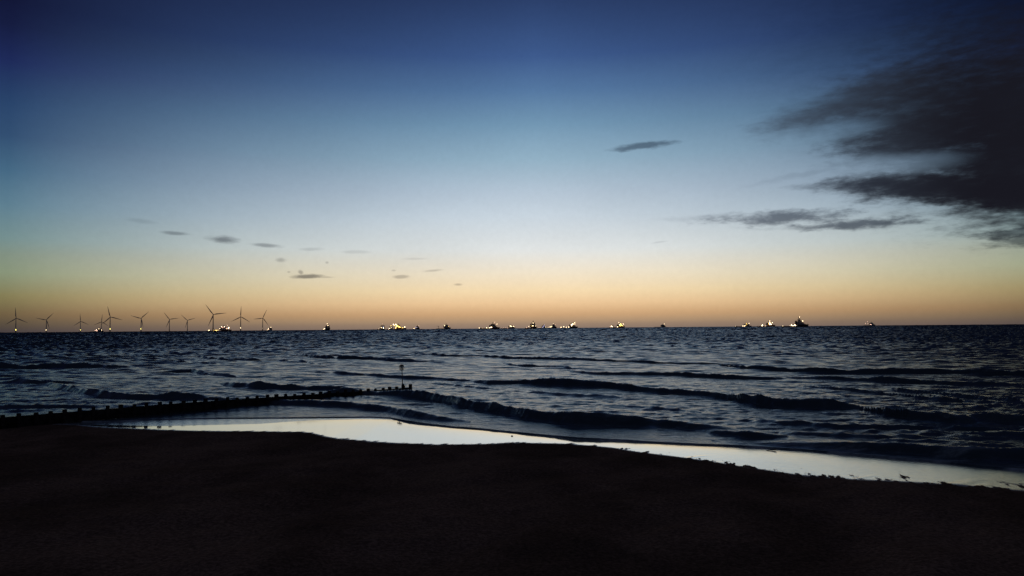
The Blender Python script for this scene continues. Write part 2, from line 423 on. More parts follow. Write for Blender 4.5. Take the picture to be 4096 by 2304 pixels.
SIDE = 1 + 0.9 * np.clip(np.abs(np.degrees(TT) - 3) / 35, 0, 1.2) ** 2
d_near = np.clip((ds - 1.0) / 12.0, 0, 1)
lod_s = np.clip((170 - RR) / 110, 0, 1); lod_m = np.clip((900 - RR) / 500, 0, 1); lod_f = 0.25 * np.clip((RR - 90) / 100, 0, 1) + 0.75 * np.clip((RR - 190) / 250, 0, 1)
Z += sample(t_small, SX, SY, 0.15) * 0.10 * lod_s * SIDE * (0.25 + 0.75 * d_near)
Z += sample(t_small, SX, SY, -0.5) * 0.06 * lod_s * SIDE * (0.15 + 0.85 * d_near)
Z += sample(t_mid, SX, SY, -0.2) * (0.045 + 0.05 * np.clip((RR - 110) / 150, 0, 1)) * SIDE * lod_m * d_near
Z += sample(t_chop, SX, SY, 0.22) * 0.20 * SIDE * lod_f * np.clip((1500 - RR) / 600, 0, 1)
Z += sample(t_far, SX, SY, 0.12) * 0.24 * SIDE * np.clip((RR - 700) / 600, 0, 1) * np.clip(1 - (RR - 6000) / 4000, 0.3, 1)
Zw = Z.copy()
fade = np.clip(ds / 3.0, 0, 1); fade = fade * fade * (3 - 2 * fade)
Z = Z * fade + 0.035 + 0.05 * np.exp(-((ds - 0.35) / 0.3) ** 2)
bz = beach_z(SX, SY)
lip = np.clip((ds + 0.02) / 0.18, 0, 1)
Z = np.where(ds < 0.16, (bz - 0.25) * (1 - lip) + Z * lip, Z)
Z -= RR ** 2 / (2 * R_EARTH)
FO = np.zeros_like(SX); FO[near] = foam
FO += 0.5 * np.exp(-np.clip(ds, 0, None) / 6.0)

def sea_material():
    m = bpy.data.materials.new('sea_water'); m.use_nodes = True
    t = m.node_tree; p = t.nodes['Principled BSDF']; e = Ex(t)
    p.inputs['IOR'].default_value = 1.333
    geo = t.nodes.new('ShaderNodeNewGeometry')
    ln = t.nodes.new('ShaderNodeVectorMath'); ln.operation = 'LENGTH'; t.links.new(geo.outputs['Position'], ln.inputs[0])
    dist = ln.outputs['Value']
    def nz(scale, sx=1, sy=1, detail=5, rough=0.6):
        mp = t.nodes.new('ShaderNodeMapping'); mp.inputs['Scale'].default_value = (sx, sy, 1)
        t.links.new(geo.outputs['Position'], mp.inputs[0])
        n = t.nodes.new('ShaderNodeTexNoise'); n.inputs['Scale'].default_value = scale
        n.inputs['Detail'].default_value = detail; n.inputs['Roughness'].default_value = rough
        t.links.new(mp.outputs[0], n.inputs['Vector']); return n.outputs[0]
    rip = e.m('ADD', nz(1.6, 0.55, 1.0), e.m('MULTIPLY', nz(0.5, 0.5, 1.0), 1.4))
    b = t.nodes.new('ShaderNodeBump'); b.inputs['Strength'].default_value = 1.0; b.inputs['Distance'].default_value = 0.12
    t.links.new(rip, b.inputs['Height']); t.links.new(b.outputs[0], p.inputs['Normal'])
    t.links.new(e.mr(dist, 80, 500, 0.17, 0.26, 'LINEAR'), p.inputs['Roughness'])
    at = t.nodes.new('ShaderNodeAttribute'); at.attribute_name = 'foam'
    patch = nz(0.35, 0.5, 1.3, 7, 0.7)
    fm = e.mr(e.m('ADD', e.m('MULTIPLY', at.outputs['Fac'], 0.5), patch), 0.62, 0.95)
    col = e.mix(fm, (0.032, 0.052, 0.062, 1), (0.42, 0.46, 0.48, 1))
    t.links.new(col, p.inputs['Base Color'])
    return m
sea = grid_mesh('sea', SX, SY, Z, sea_material(), {'foam': FO})
tag(sea, 'dark choppy sea with low breakers rolling in', kind='structure')

# ------------------------------------------------------------------ beach
def cat(*a): return np.unique(np.round(np.concatenate(a), 3))
gx = cat(np.arange(-700, -100, 12), np.arange(-100, -45, 1.0), np.arange(-45, 45, 0.16), np.arange(45, 100, 1.0), np.arange(100, 701, 12))
gy = cat(np.arange(-160, -10, 4.0), np.arange(-10, 24, 0.5), np.arange(24, 82, 0.14), np.arange(82, 130, 1.0))
BX, BY = np.meshgrid(gx, gy)
BZ = beach_z(BX, BY)
wl = wetline(BX)
dull_px = [(0, 1691), (640, 1713), (900, 1707), (1040, 1703), (1150, 1693), (1250, 1686), (1450, 1680), (1600, 1680)]
dx_, dy_ = poly(dull_px)
DU = np.clip((BY - np.interp(BX, dx_, dy_, right=500)) / 0.5 + 0.3, 0, 1)
D = BY - wl                                        # positive on the wet strip
dry = np.clip((-D) / 3.0, 0, 1)
bl = sample(t_lump, BX, BY, 0.8); bl /= np.std(bl)
b2 = sample(t_mid, BX, BY, 1.1); b2 /= np.std(b2)
BZ = BZ + dry * (0.030 * bl + 0.05 * b2)
# low run-off ridges slanting across the lower beach face towards the right
def runoff(x, y):
    u = (x * 0.80 + y * 0.60); v = (-x * 0.60 + y * 0.80)
    return sample(t_lump, u * 0.5, v * 2.2, 0.0) / np.std(t_lump[0])
ro = runoff(BX, BY)
BZ += np.clip(ro - 1.0, 0, 1.5) * 0.02 * np.clip((BX - 2) / 12, 0, 1) * np.clip(D / 0.5 + 0.5, 0, 1) * np.clip((3.5 - D) / 3, 0, 1)
def beach_material():
    m = bpy.data.materials.new('beach_sand'); m.use_nodes = True
    t = m.node_tree; p = t.nodes['Principled BSDF']; e = Ex(t)
    geo = t.nodes.new('ShaderNodeNewGeometry')
    def nz(scale, sx=1, sy=1, detail=5, rough=0.6, rot=0.0):
        mp = t.nodes.new('ShaderNodeMapping'); mp.inputs['Scale'].default_value = (sx, sy, 1); mp.inputs['Rotation'].default_value = (0, 0, rot)
        t.links.new(geo.outputs['Position'], mp.inputs[0])
        n = t.nodes.new('ShaderNodeTexNoise'); n.inputs['Scale'].default_value = scale
        n.inputs['Detail'].default_value = detail; n.inputs['Roughness'].default_value = rough
        t.links.new(mp.outputs[0], n.inputs['Vector']); return n.outputs[0]
    at = t.nodes.new('ShaderNodeAttribute'); at.attribute_name = 'wet'
    sp = t.nodes.new('ShaderNodeSeparateXYZ'); t.links.new(geo.outputs['Position'], sp.inputs[0])
    X_, Y_ = sp.outputs[0], sp.outputs[1]
    u = e.m('ADD', e.m('MULTIPLY', X_, 0.96), e.m('MULTIPLY', Y_, -0.28)); v = e.m('ADD', e.m('MULTIPLY', X_, 0.28), e.m('MULTIPLY', Y_, 0.96))
    cb = t.nodes.new('ShaderNodeCombineXYZ'); t.links.new(e.m('MULTIPLY', u, 1.5), cb.inputs[0]); t.links.new(e.m('MULTIPLY', v, 0.38), cb.inputs[1])
    rn = t.nodes.new('ShaderNodeTexNoise'); rn.inputs['Scale'].default_value = 1.0; rn.inputs['Detail'].default_value = 6; rn.inputs['Roughness'].default_value = 0.62
    t.links.new(cb.outputs[0], rn.inputs['Vector'])
    right = e.mr(X_, -2.0, 22.0, 0.35, 1.75)
    rag = e.m('MULTIPLY', e.m('MULTIPLY', e.m('SUBTRACT', rn.outputs[0], 0.5), 7.5), right)
    low = e.m('MULTIPLY', e.m('MINIMUM', rag, 0.0), 1.0)
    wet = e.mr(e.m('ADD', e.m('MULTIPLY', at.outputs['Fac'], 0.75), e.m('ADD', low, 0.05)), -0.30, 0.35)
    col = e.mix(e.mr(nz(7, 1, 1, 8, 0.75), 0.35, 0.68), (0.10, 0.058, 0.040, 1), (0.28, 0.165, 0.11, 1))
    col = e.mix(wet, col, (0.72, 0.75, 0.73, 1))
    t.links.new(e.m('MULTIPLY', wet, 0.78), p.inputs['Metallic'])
    t.links.new(col, p.inputs['Base Color'])
    du = t.nodes.new('ShaderNodeAttribute'); du.attribute_name = 'dull'
    t.links.new(e.m('ADD', e.mr(wet, 0, 1, 0.95, 0.035, 'LINEAR'), e.m('MULTIPLY', e.m('MULTIPLY', du.outputs['Fac'], wet), 0.16)), p.inputs['Roughness'])
    t.links.new(e.mr(wet, 0, 1, 0.0, 0.5, 'LINEAR'), p.inputs['Specular IOR Level'])
    p.inputs['IOR'].default_value = 1.45
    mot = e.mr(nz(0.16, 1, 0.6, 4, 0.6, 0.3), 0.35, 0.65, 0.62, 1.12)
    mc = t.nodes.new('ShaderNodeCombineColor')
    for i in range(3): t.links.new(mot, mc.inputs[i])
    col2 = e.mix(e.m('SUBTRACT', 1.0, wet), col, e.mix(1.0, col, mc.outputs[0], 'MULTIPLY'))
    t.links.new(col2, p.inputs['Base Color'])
    b = t.nodes.new('ShaderNodeBump'); b.inputs['Distance'].default_value = 0.06
    t.links.new(e.m('ADD', e.mr(wet, 0, 1, 1.0, 0.02, 'LINEAR'), e.m('MULTIPLY', e.m('ADD', du.outputs['Fac'], e.mr(X_, 4.0, 26.0, 0.0, 0.6)), e.m('MULTIPLY', wet, 0.35))), b.inputs['Strength'])
    t.links.new(nz(2.5, 0.7, 1.0, 8, 0.7), b.inputs['Height']); t.links.new(b.outputs[0], p.inputs['Normal'])
    return m
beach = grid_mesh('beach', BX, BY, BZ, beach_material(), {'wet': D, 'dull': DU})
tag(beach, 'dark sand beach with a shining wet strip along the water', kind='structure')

# ------------------------------------------------------------------ groyne and its beacon
M_wood = mat('tarred_timber', (0.030, 0.024, 0.020), 0.9, 3.0, 0.5, bump=0.4, spec=0.2)
M_weed = mat('weathered_planks', (0.026, 0.024, 0.020), 0.9, 2.0, 0.5, bump=0.4, spec=0.2)
M_rust = mat('rusty_steel', (0.05, 0.035, 0.028), 0.8, 6.0, 0.4)
g0 = Vector((*ground(200, 1700), 0)); g1 = Vector((*ground(1638, 1561), 0))
gd = g1 - g0; GL = gd.length; gu = gd.normalized(); gn_ = Vector((-gu.y, gu.x, 0))
groyne = empty('groyne', (g1.x, g1.y, 0), math.atan2(gu.y, gu.x))
tag(groyne, 'dark timber groyne with square posts running from the beach into the surf', 'groyne')
def top_at(s):                                      # s: metres back from the tip
    return float(interp(s, [0, 8, 18, 30, 45, 80], [0.36, 0.46, 0.66, 0.90, 1.00, 1.35]))
step = GL * 0.0278
random.seed(3)
npost = 46
wall = MB()
for i in range(npost - 1):
    sa, sb = i * step, (i + 1) * step
    for k in range(7):                              # horizontal planks, one above another
        za = lambda s: top_at(s) - 0.229 * k
        o = random.uniform(-0.008, 0.008)
        g = 0.004
        wall.add([(-sb + g, -0.05 + o, za(sb) - 0.225), (-sa - g, -0.05 + o, za(sa) - 0.225), (-sa - g, 0.05 + o, za(sa) - 0.225), (-sb + g, 0.05 + o, za(sb) - 0.225),
                  (-sb + g, -0.05 + o, za(sb)), (-sa - g, -0.05 + o, za(sa)), (-sa - g, 0.05 + o, za(sa)), (-sb + g, 0.05 + o, za(sb))],
                 [(3, 2, 1, 0), (4, 5, 6, 7), (0, 1, 5, 4), (1, 2, 6, 5), (2, 3, 7, 6), (3, 0, 4, 7)])
wall.build('plank_wall', M_weed, groyne)
for i in range(npost):
    s = i * step; tz = top_at(s)
    h = random.uniform(0.16, 0.34) + (0.12 if i == 0 else 0)
    w = random.uniform(0.12, 0.175); lean = random.uniform(-0.07, 0.07)
    b = MB(); b.box(-w - s, w - s, -w - 0.17, w - 0.17, -1.6, tz + h, 0.008, 0.008, lean)
    b.build('post', M_wood, groyne, bevel=0.02)
bx, by = ground(1613, 1556)
beacon = empty('groyne_beacon', (bx, by - 0.25, 0.25))
tag(beacon, 'thin leaning pole with a cage topmark at the seaward end of the groyne', 'beacon')
hpx = lambda yy: (by / F) * (1556 - yy)
b = MB(); b.tube((0, 0, -1.0), (-0.16, 0, 2.75), 0.065, 0.05, 10); b.build('pole', M_rust, beacon, smooth=True)
b = MB(); b.box(-0.22, 0.22, -0.2, 0.2, -1.0, 0.42, 0.05, 0.05); b.build('plinth', M_wood, beacon, bevel=0.03)
b = MB(); b.lathe([(0.30, 2.70), (0.33, 2.74), (0.30, 2.84), (0.10, 2.95), (0.03, 2.98)], 14, (-0.165, 0, 0)); b.build('topmark_cap', M_rust, beacon, smooth=True)
cage = MB()
for k in range(6):
    a = k * math.pi / 3
    cage.tube((-0.16 + 0.27 * math.cos(a), 0.27 * math.sin(a), 2.26), (-0.165 + 0.29 * math.cos(a), 0.29 * math.sin(a), 2.74), 0.028, n=6)
for zz_, rr in ((2.27, 0.27), (2.52, 0.28)):
    for k in range(12):
        a, c2 = k * math.pi / 6, (k + 1) * math.pi / 6
        cage.tube((-0.16 + rr * math.cos(a), rr * math.sin(a), zz_), (-0.16 + rr * math.cos(c2), rr * math.sin(c2), zz_), 0.025, n=6)
cage.tube((-0.43, 0, 2.27), (0.11, 0, 2.27), 0.02, n=6)
cage.build('topmark_cage', M_rust, beacon)

# small things left on the wet sand
def on_beach(px, py):
    z = 0.0
    for _ in range(40):
        x, y = ground(px, py, z); z = float(beach_z(np.array([x]), np.array([y]))[0]) * 0.5 + z * 0.5
    return x, y, z
x, y, z = on_beach(3090, 1803)
d = MB()
for a, b_, r0, r1 in (((-0.6, -0.02, 0.04), (-0.1, 0.0, 0.10), 0.03, 0.06), ((-0.1, 0, 0.10), (0.30, 0.03, 0.13), 0.06, 0.08), ((0.30, 0.03, 0.13), (0.42, 0.05, 0.24), 0.08, 0.05), ((0.1, 0, 0.12), (0.2, -0.1, 0.22), 0.04, 0.02)):
    d.tube(a, b_, r0, r1, 8)
o = d.build('driftwood', M_wood, smooth=True); o.location = (x, y, z); o.scale = (0.62, 0.6, 0.5)
tag(o, 'short dark stick of driftwood lying at the water edge on the right', 'driftwood')
x, y, z = on_beach(2048, 1745)
d = MB(); d.lathe([(0.02, -0.02), (0.10, 0.0), (0.13, 0.05), (0.09, 0.11), (0.02, 0.13)], 9)
o = d.build('stone', M_wood, smooth=True); o.location = (x, y, z); o.scale = (0.6, 0.5, 0.5)
tag(o, 'small round dark stone alone on the shining wet sand', 'stone')

# ------------------------------------------------------------------ wind turbines
M_pale = mat('turbine_paint', (0.42, 0.42, 0.41), 0.5, 0.05, 0.08)
M_yel = mat('yellow_foundation', (0.42, 0.26, 0.03), 0.6, 0.3, 0.2)
M_tl = glow('work_light', (1.0, 0.85, 0.20), 7)
M_tl2 = glow('work_light_white', (1.0, 0.78, 0.45), 6)
HUB = 107.0; RBL = 80.0
def drop(d): return d * d / (2 * R_EARTH)
def blade_mesh():
    b = MB(); n = 14; ring = []
    for j in range(n + 1):
        t = j / n; r = 1.5 + t * (RBL - 1.5)
        ch = 3.4 + (6.0 - 3.4) * min(1, t / 0.2) if t < 0.2 else 6.0 * (1 - (t - 0.2) / 0.8) ** 0.85 + 0.9
        th_ = 3.2 * (1 - t) ** 1.4 + 0.35
        tw = math.radians(14 * (1 - t) ** 2)
        pts = []
        for k in range(10):
            a = 2 * math.pi * k / 10
            cx = (math.cos(a) * 0.5 - (0.18 if t > .12 else 0)) * ch; cy = math.sin(a) * 0.5 * th_
            pts.append((cx * math.cos(tw) - cy * math.sin(tw), -1.5 * t * t * 2 + cx * math.sin(tw) + cy * math.cos(tw), r))
        ring += pts
    fs = [(j * 10 + k, j * 10 + (k + 1) % 10, (j + 1) * 10 + (k + 1) % 10, (j + 1) * 10 + k) for j in range(n) for k in range(10)]
    fs += [tuple(reversed(range(10))), tuple(range(n * 10, n * 10 + 10))]
    b.add(ring, fs); return b
turb = [  # hub x, hub y, first blade angle, light y or None, yellow?, yaw, label
 (64, 1273, -5, 1319.5, True, 10, 'wind turbine at the far left end of the row, yellow lamp at its foot'),
 (186, 1279.5, 42, 1320, False, -12, 'wind turbine second from the left, pale lamp at its foot'),
 (322, 1285.5, -5, 1320, True, 14, 'short far wind turbine third from the left with a yellow lamp at its foot'),
 (406, 1287, 5, None, False, 8, 'faint distant wind turbine just behind the small lit ship on the left'),
 (441, 1268, -14, 1316, True, 6, 'tall wind turbine directly right of the small pink-lit ship at far left'),
 (565, 1273.5, 47, 1316, True, -14, 'wind turbine with two blades raised in a wide V over a yellow lamp'),
 (678, 1277.5, -38, None, False, 10, 'left of the two wind turbines without lamps amid the row'),
 (750, 1281.5, -46, None, False, -10, 'right and smaller of the two wind turbines without lamps amid the row'),
 (853, 1258, -37, None, False, 8, 'tallest wind turbine, standing behind the stern of the lit ship'),
 (963, 1267, 2, 1311.8, False, 0, 'wind turbine with one blade straight up and a pale lamp at its foot'),
 (1051, 1272.5, 24, 1316, None, 12, 'wind turbine at the right end of the row beside a small lit ship'),
]
protoT = None
for hx, hy, ang, ly, yel, yaw, lab in turb:
    rd = ray(hx, hy); hor = math.hypot(rd.x, rd.y); te = rd.z / hor
    dd = 5000.0
    for _ in range(30): dd = (HUB - drop(dd) - H) / te
    dx, dy = rd.x / hor * dd, rd.y / hor * dd
    face = -math.atan2(dx, dy)                       # rotor (towards -Y) turned to the viewer
    T = empty('wind_turbine', (dx, dy, -drop(dd)), face + math.radians(yaw))
    tag(T, lab, 'wind turbine', 'wind turbines standing in the sea')
    def part(name, mbf, m, parent, loc=(0, 0, 0), rot=(0, 0, 0), smooth=True):
        key = 'T_' + name
        if key in globals(): o = bpy.data.objects.new(name, globals()[key]); C.objects.link(o); o.parent = parent
        else:
            o = mbf().build(name, m, parent, smooth=smooth); globals()[key] = o.data
        o.location = loc; o.rotation_euler = rot; return o
    def f_tower():
        b = MB(); b.lathe([(3.3, 17), (3.1, 40), (2.7, 75), (2.2, HUB - 2.5)], 16); return b
    def f_found():
        b = MB(); b.lathe([(3.8, -8), (3.8, 16.0)], 16); b.lathe([(5.6, 16.0), (5.6, 16.9)], 16)
        for k in range(12):
            a = k * math.pi / 6; b.tube((5.4 * math.cos(a), 5.4 * math.sin(a), 16.9), (5.4 * math.cos(a), 5.4 * math.sin(a), 18.2), 0.08, n=4)
        return b
    def f_nac():
        b = MB(); b.box(-2.4, 2.4, -4, 9.5, HUB - 2.4, HUB + 2.6, 0.4, 0.6); return b
    def f_hub():
        b = MB(); b.ball((0, 0, 0), 2.5, 12); return b
    part('foundation', f_found, M_yel, T, smooth=False)
    part('tower', f_tower, M_pale, T)
    part('nacelle', f_nac, M_pale, T, smooth=False)
    hb = part('rotor_hub', f_hub, M_pale, T, (0, -5.4, HUB))
    for k in range(3):
        part('blade', blade_mesh, M_pale, hb, rot=(0, math.radians(ang + 120 * k), 0))
    if ly:
        r2 = ray(hx, ly); zl = H + r2.z / math.hypot(r2.x, r2.y) * dd + drop(dd)
        b = MB()
        rl = 0.8 if yel is None else 2.1
        b.ball((0, -6.0, max(zl, 17.5)), rl, 10)
        b.build('work_lamp', M_tl if yel else M_tl2, T, smooth=True)
        b = MB(); b.tube((0, -5.4, 16.9), (0, -6.0, max(zl, 17.5) - rl * 0.6), 0.25, n=6); b.build('lamp_bracket', M_yel, T)

# ------------------------------------------------------------------ ships
M_hull = [mat('hull_dark_blue', (0.020, 0.026, 0.05), 0.5, 0.08, 0.3), mat('hull_dark_red', (0.10, 0.018, 0.012), 0.5, 0.08, 0.3),
          mat('hull_black', (0.018, 0.018, 0.02), 0.5, 0.08, 0.3), mat('hull_orange', (0.26, 0.055, 0.015), 0.5, 0.08, 0.3)]
M_house = mat('ship_house_paint', (0.30, 0.29, 0.27), 0.55, 0.12, 0.15)
M_dark = mat('ship_fittings', (0.05, 0.045, 0.04), 0.6, 0.3, 0.3)
M_win = mat('bridge_glass', (0.01, 0.012, 0.015), 0.1)
LAMP = {'w': glow('flood_white', (1.0, 0.74, 0.42), 9), 'y': glow('flood_yellow', (1.0, 0.62, 0.12), 10),
        'p': glow('flood_pink', (1.0, 0.60, 0.42), 7), 'g': glow('side_light_green', (0.10, 0.9, 0.45), 6),
        'b': glow('flood_blue_white', (0.75, 0.68, 1.0), 7)}
def hull_mb(L, B, aft, fore, fx):
    """aft deck height, forecastle height, fx: fraction of the length where the forecastle starts"""
    b = MB(); secs = []
    st = [0, .02, .2, .4, fx - .012, fx + .012, fx + .12, .86, .93, .975, 1.0]
    for t in st:
        dk = aft if t < fx else fore + (fore * .12) * max(0, (t - .8) / .2) ** 1.5
        w = B / 2 * (1.0 if t < .62 else math.sqrt(max(0, 1 - ((t - .62) / .385) ** 2.4)))
        wl_ = w * (0.92 if t < .62 else 0.92 * max(0.02, 1 - ((t - .62) / .36) ** 2))
        if t == 0: w *= .92; wl_ *= .8
        rake = 0 if t < .85 else (t - .85) / .15
        x = (t - .5) * L
        xb = x - rake * L * .05
        secs.append([(xb, -wl_ * .85, -2.5), (xb + rake * 1.0, -wl_, .6), (x, -w, dk * .75), (x, -w, dk), (x, w, dk), (x, w, dk * .75), (xb + rake, wl_, .6), (xb, wl_ * .85, -2.5)])
    vs = [v for s_ in secs for v in s_]; n = 8
    fs = [(j * n + k, (j + 1) * n + k, (j + 1) * n + (k + 1) % n, j * n + (k + 1) % n) for j in range(len(secs) - 1) for k in range(n)]
    fs += [tuple(range(n)), tuple(reversed(range((len(secs) - 1) * n, len(secs) * n)))]
    b.add(vs, fs)
    # bulwark round the aft deck
    b.box(-.49 * L, (fx - .5) * L, -B / 2 * .99, -B / 2 * .93, aft, aft + 1.3); b.box(-.49 * L, (fx - .5) * L, B / 2 * .93, B / 2 * .99, aft, aft + 1.3)
    b.box(-.495 * L, -.485 * L, -B / 2 * .9, B / 2 * .9, aft, aft + 1.0)
    return b
def ship(x0, x1, ytop, dist, yaw, hull, lamps, lab, L=82.0, fx=.56, tiers=4, cargo=0, crane=0, mastx=None, dim=False):
    """x0..x1: what the hull spans seen from the shore; yaw turns it away from broadside"""
    cx = (x0 + x1) / 2; rd = ray(cx, 1310); hor = math.hypot(rd.x, rd.y)
    dx, dy = rd.x / hor * dist, rd.y / hor * dist
    base = -math.atan2(dx, dy)
    # length that fills the span seen
    span = (x1 - x0) / F * dist / (hor and 1) / math.sqrt(1 + ((cx - 2048) / F) ** 2)
    B = 17.5
    cy, sy_ = math.cos(math.radians(yaw)), abs(math.sin(math.radians(yaw)))
    L = max(38.0, (span - B * sy_ * .7) / cy)
    k = 1.0
    S = empty('supply_ship', (dx, dy, -drop(dist)), base + math.radians(yaw))
    tag(S, lab, 'ship', 'ships lying offshore along the horizon')
    rt = ray(cx, ytop); ztop = H + rt.z / math.hypot(rt.x, rt.y) * dist + drop(dist)
    ztop = max(ztop, 15.0)
    u = ztop / 30.0; u = min(max(u, .55), 1.1)
    aft, fore = 3.6 * max(u, .8), 8.2 * u
    hull_mb(L, B, aft, fore, fx).build('hull', M_hull[hull], S)
    # superstructure in stepped tiers
    xa, xb = (fx - .5) * L - 1, (fx - .5) * L + min(26, L * .30)
    if mastx is None: mastx = .45
    hh = MB(); z = fore; th_ = max(1.6, (ztop * .74 - fore - 3.2) / tiers - .22); fstep = min(2.4, (xb - xa - 9) / (tiers + 1))
    for i in range(tiers):
        ins = i * 1.3
        hh.box(xa + ins * .8, xb - i * fstep, -B / 2 + .4 + ins * .5, B / 2 - .4 - ins * .5, z, z + th_)
        hh.box(xa + ins * .8 - .5, xb - i * fstep + .5, -B / 2 + .1 + ins * .5, B / 2 - .1 - ins * .5, z + th_, z + th_ + .22)
        z += th_ + .22
    hh.build('superstructure', M_house, S)
    ins = tiers * 1.3
    bx0, bx1 = xa + ins * .7, xb - tiers * fstep + 1
    br = MB(); br.box(bx0, bx1, -B / 2 + 1.0, B / 2 - 1.0, z, z + .9); br.box(bx0 - .4, bx1 + .6, -B / 2 + .6, B / 2 - .6, z + 2.5, z + 2.9)
    bridge = br.build('bridge', M_house, S)
    w_ = MB(); w_.box(bx0 + .2, bx1 - .2, -B / 2 + 1.2, B / 2 - 1.2, z + .9, z + 2.5, -.25, -.2); w_.build('bridge_windows', M_win, bridge)
    zr = z + 2.9; mx = bx0 + (bx1 - bx0) * mastx
    mh = max(ztop - zr, 3.0)
    ms = MB()
    for sx, sy in ((-1, -1), (1, -1), (1, 1), (-1, 1)):
        ms.tube((mx + sx * 1.7, sy * 1.7, zr), (mx + sx * .5, sy * .5, zr + mh * .7), .35, .3, 6)
    for q in (.25, .5, .7): ms.box(mx - 1.6 * (1 - q) - .7, mx + 1.6 * (1 - q) + .7, -1.6 * (1 - q) - 1.4, 1.6 * (1 - q) + 1.4, zr + mh * q, zr + mh * q + .35)
    ms.tube((mx, 0, zr + mh * .7), (mx, 0, zr + mh), .3, .15, 6); ms.ball((mx + 1.6, .8, zr + mh * .35 + .9), 1.0, 8)
    ms.build('mast', M_dark, S)
    for sy in (-1, 1):
        fn = MB(); fn.box(xa - 3.2, xa + 1.2, sy * (B / 2 - 2.0) - 1.1, sy * (B / 2 - 2.0) + 1.1, fore - .5, fore + tiers * th_ * .95, .5, .2, .5)
        fn.tube((xa - .6, sy * (B / 2 - 2), fore + tiers * th_ * .9), (xa - .8, sy * (B / 2 - 2), fore + tiers * th_ * .95 + 1.8), .45, n=6)
        fn.build('funnel', M_dark, S)
    fc = MB(); fc.box(xb + 1.0, xb + 4, -2.5, 2.5, fore, fore + 1.8, .3, .3)
    fc.tube(((.5 - .035) * L, 0, fore), ((.5 - .035) * L, 0, fore + 5.5 * u), .18, .1, 6)
    for q in range(9):
        xx = xb + (L * .485 - xb) * q / 8
        fc.tube((xx, 0, fore), (xx, 0, fore + 1.4), .07, n=4)
    fc.build('foredeck_gear', M_dark, S)
    for q in range(cargo):
        xx = -.42 * L + q * (fx * L * .75) / max(1, cargo)
        cg = MB(); cg.box(xx, xx + 6, -4.5, 4.5, aft, aft + 2.6 + (q % 2) * 1.2); cg.build('cargo_container', M_dark, S, bevel=.1)
    if crane:
        xx = (crane - .5) * L
        cr = MB(); cr.tube((xx, 0, aft), (xx, 0, aft + 10.5 * u), 1.2, .9, 8); cr.box(xx - 1.5, xx + 1.5, -1.5, 1.5, aft + 10 * u, aft + 12 * u)
        cr.tube((xx, 0, aft + 11 * u), (xx - 12, 0, aft + 12.6 * u), .7, .35, 6)
        cr.build('crane', M_dark, S)
    # lamps: on short posts above deck, or on the near side of the house
    Ri = Matrix.Rotation(-(base + math.radians(yaw)), 3, 'Z')
    for (lx, ly, size, c) in lamps:
        d = ray(lx, ly); h2 = math.hypot(d.x, d.y)
        # meet the ship's near side plane
        o = Vector((0, 0, H)) - Vector((dx, dy, -drop(dist)))
        ol = Ri @ o; dl = Ri @ d
        t = (-B / 2 * .55 - ol.y) / dl.y if abs(dl.y) > 1e-4 else dist
        if t < 0: t = dist
        p = ol + dl * t
        p.x = max(-.49 * L, min(.47 * L, p.x))
        zd = aft if p.x < (fx - .5) * L else fore
        p.z = max(p.z, zd + .8)
        inside = xa - 1 < p.x < xb and p.z < z + 3
        if inside: p.y = -B / 2 - .6
        size *= 0.85
        lp = MB(); lp.ball((p.x, p.y, p.z), size, 8)
        l_ = lp.build('floodlight', LAMP[c], S, smooth=True)
        pp = MB()
        if inside: pp.tube((p.x, p.y + .2, p.z), (p.x, -B / 2 + 1.8, p.z), .15, n=5)
        else: pp.tube((p.x, p.y, zd - .2), (p.x, p.y, p.z - size * .7), .18, n=5)
        pp.build('lamp_post', M_dark, l_)
    return S
ship(365, 412, 1309, 5200, 8, 1, [(372, 1326, .9, 'p'), (381, 1322, 1.4, 'p'), (386, 1319, 1.9, 'p'), (388, 1323, 1.7, 'p'), (395, 1315, 1.2, 'w'), (406, 1320, 1.3, 'w')],
     'small ship with a cluster of pinkish lamps, furthest left among the turbines', tiers=2)
ship(832, 924, 1299, 2900, 6, 1, [(836, 1321, 1.3, 'w'), (856, 1321, .5, 'y'), (862, 1321, .7, 'y'), (866, 1322, 1.5, 'y'), (872, 1321, .7, 'y'), (879, 1314, .9, 'w'), (886, 1307, 1.3, 'p'), (897, 1307, 1.4, 'p'),
     (905, 1314, .8, 'p'), (915, 1311, 1.8, 'w'), (912, 1314, 1.3, 'w'), (891, 1310, .8, 'p'), (909, 1300, .6, 'p')],
     'long dark ship with lamps around its house, left of the lone upright blade turbine', tiers=4, cargo=2)
ship(1066, 1090, 1307, 4900, -40, 1, [(1069, 1320, 1.2, 'w'), (1074, 1314, 1.5, 'w'), (1083, 1309, 1.5, 'w'), (1077, 1317, 1.2, 'p'), (1072, 1317, 1.2, 'w')],
     'small ship with bright stern lamps at the foot of the last turbine', tiers=2)
ship(1292, 1322, 1294, 3500, -58, 2, [(1309, 1295, 1.1, 'w'), (1312, 1302, 1.2, 'w'), (1298, 1315, 1.5, 'w'), (1294, 1317, .9, 'w'), (1303, 1307, .9, 'g')],
     'lone dark ship with a green side light, right of all the turbines', tiers=4)
ship(1510, 1542, 1295, 3600, -52, 0, [(1513, 1319, 1.2, 'w'), (1524, 1309, .8, 'w'), (1529, 1310, 1.2, 'w'), (1536, 1310, 1.1, 'w'), (1538, 1318, 1.9, 'w'), (1533, 1308, .8, 'b'), (1529, 1296, .7, 'p'), (1543, 1317, 1.0, 'w')],
     'ship with a tall thin mast and white lamps, directly left of the brightest ship', tiers=3)
ship(1549, 1572, 1301, 4300, -50, 3, [(1555, 1318, 1.9, 'w'), (1561, 1318, 1.9, 'w'), (1558, 1310, 1.3, 'w'), (1564, 1303, 1.3, 'y'), (1565, 1310, 1.2, 'w')],
     'small lit ship tucked against the left side of the brightest ship', tiers=2)
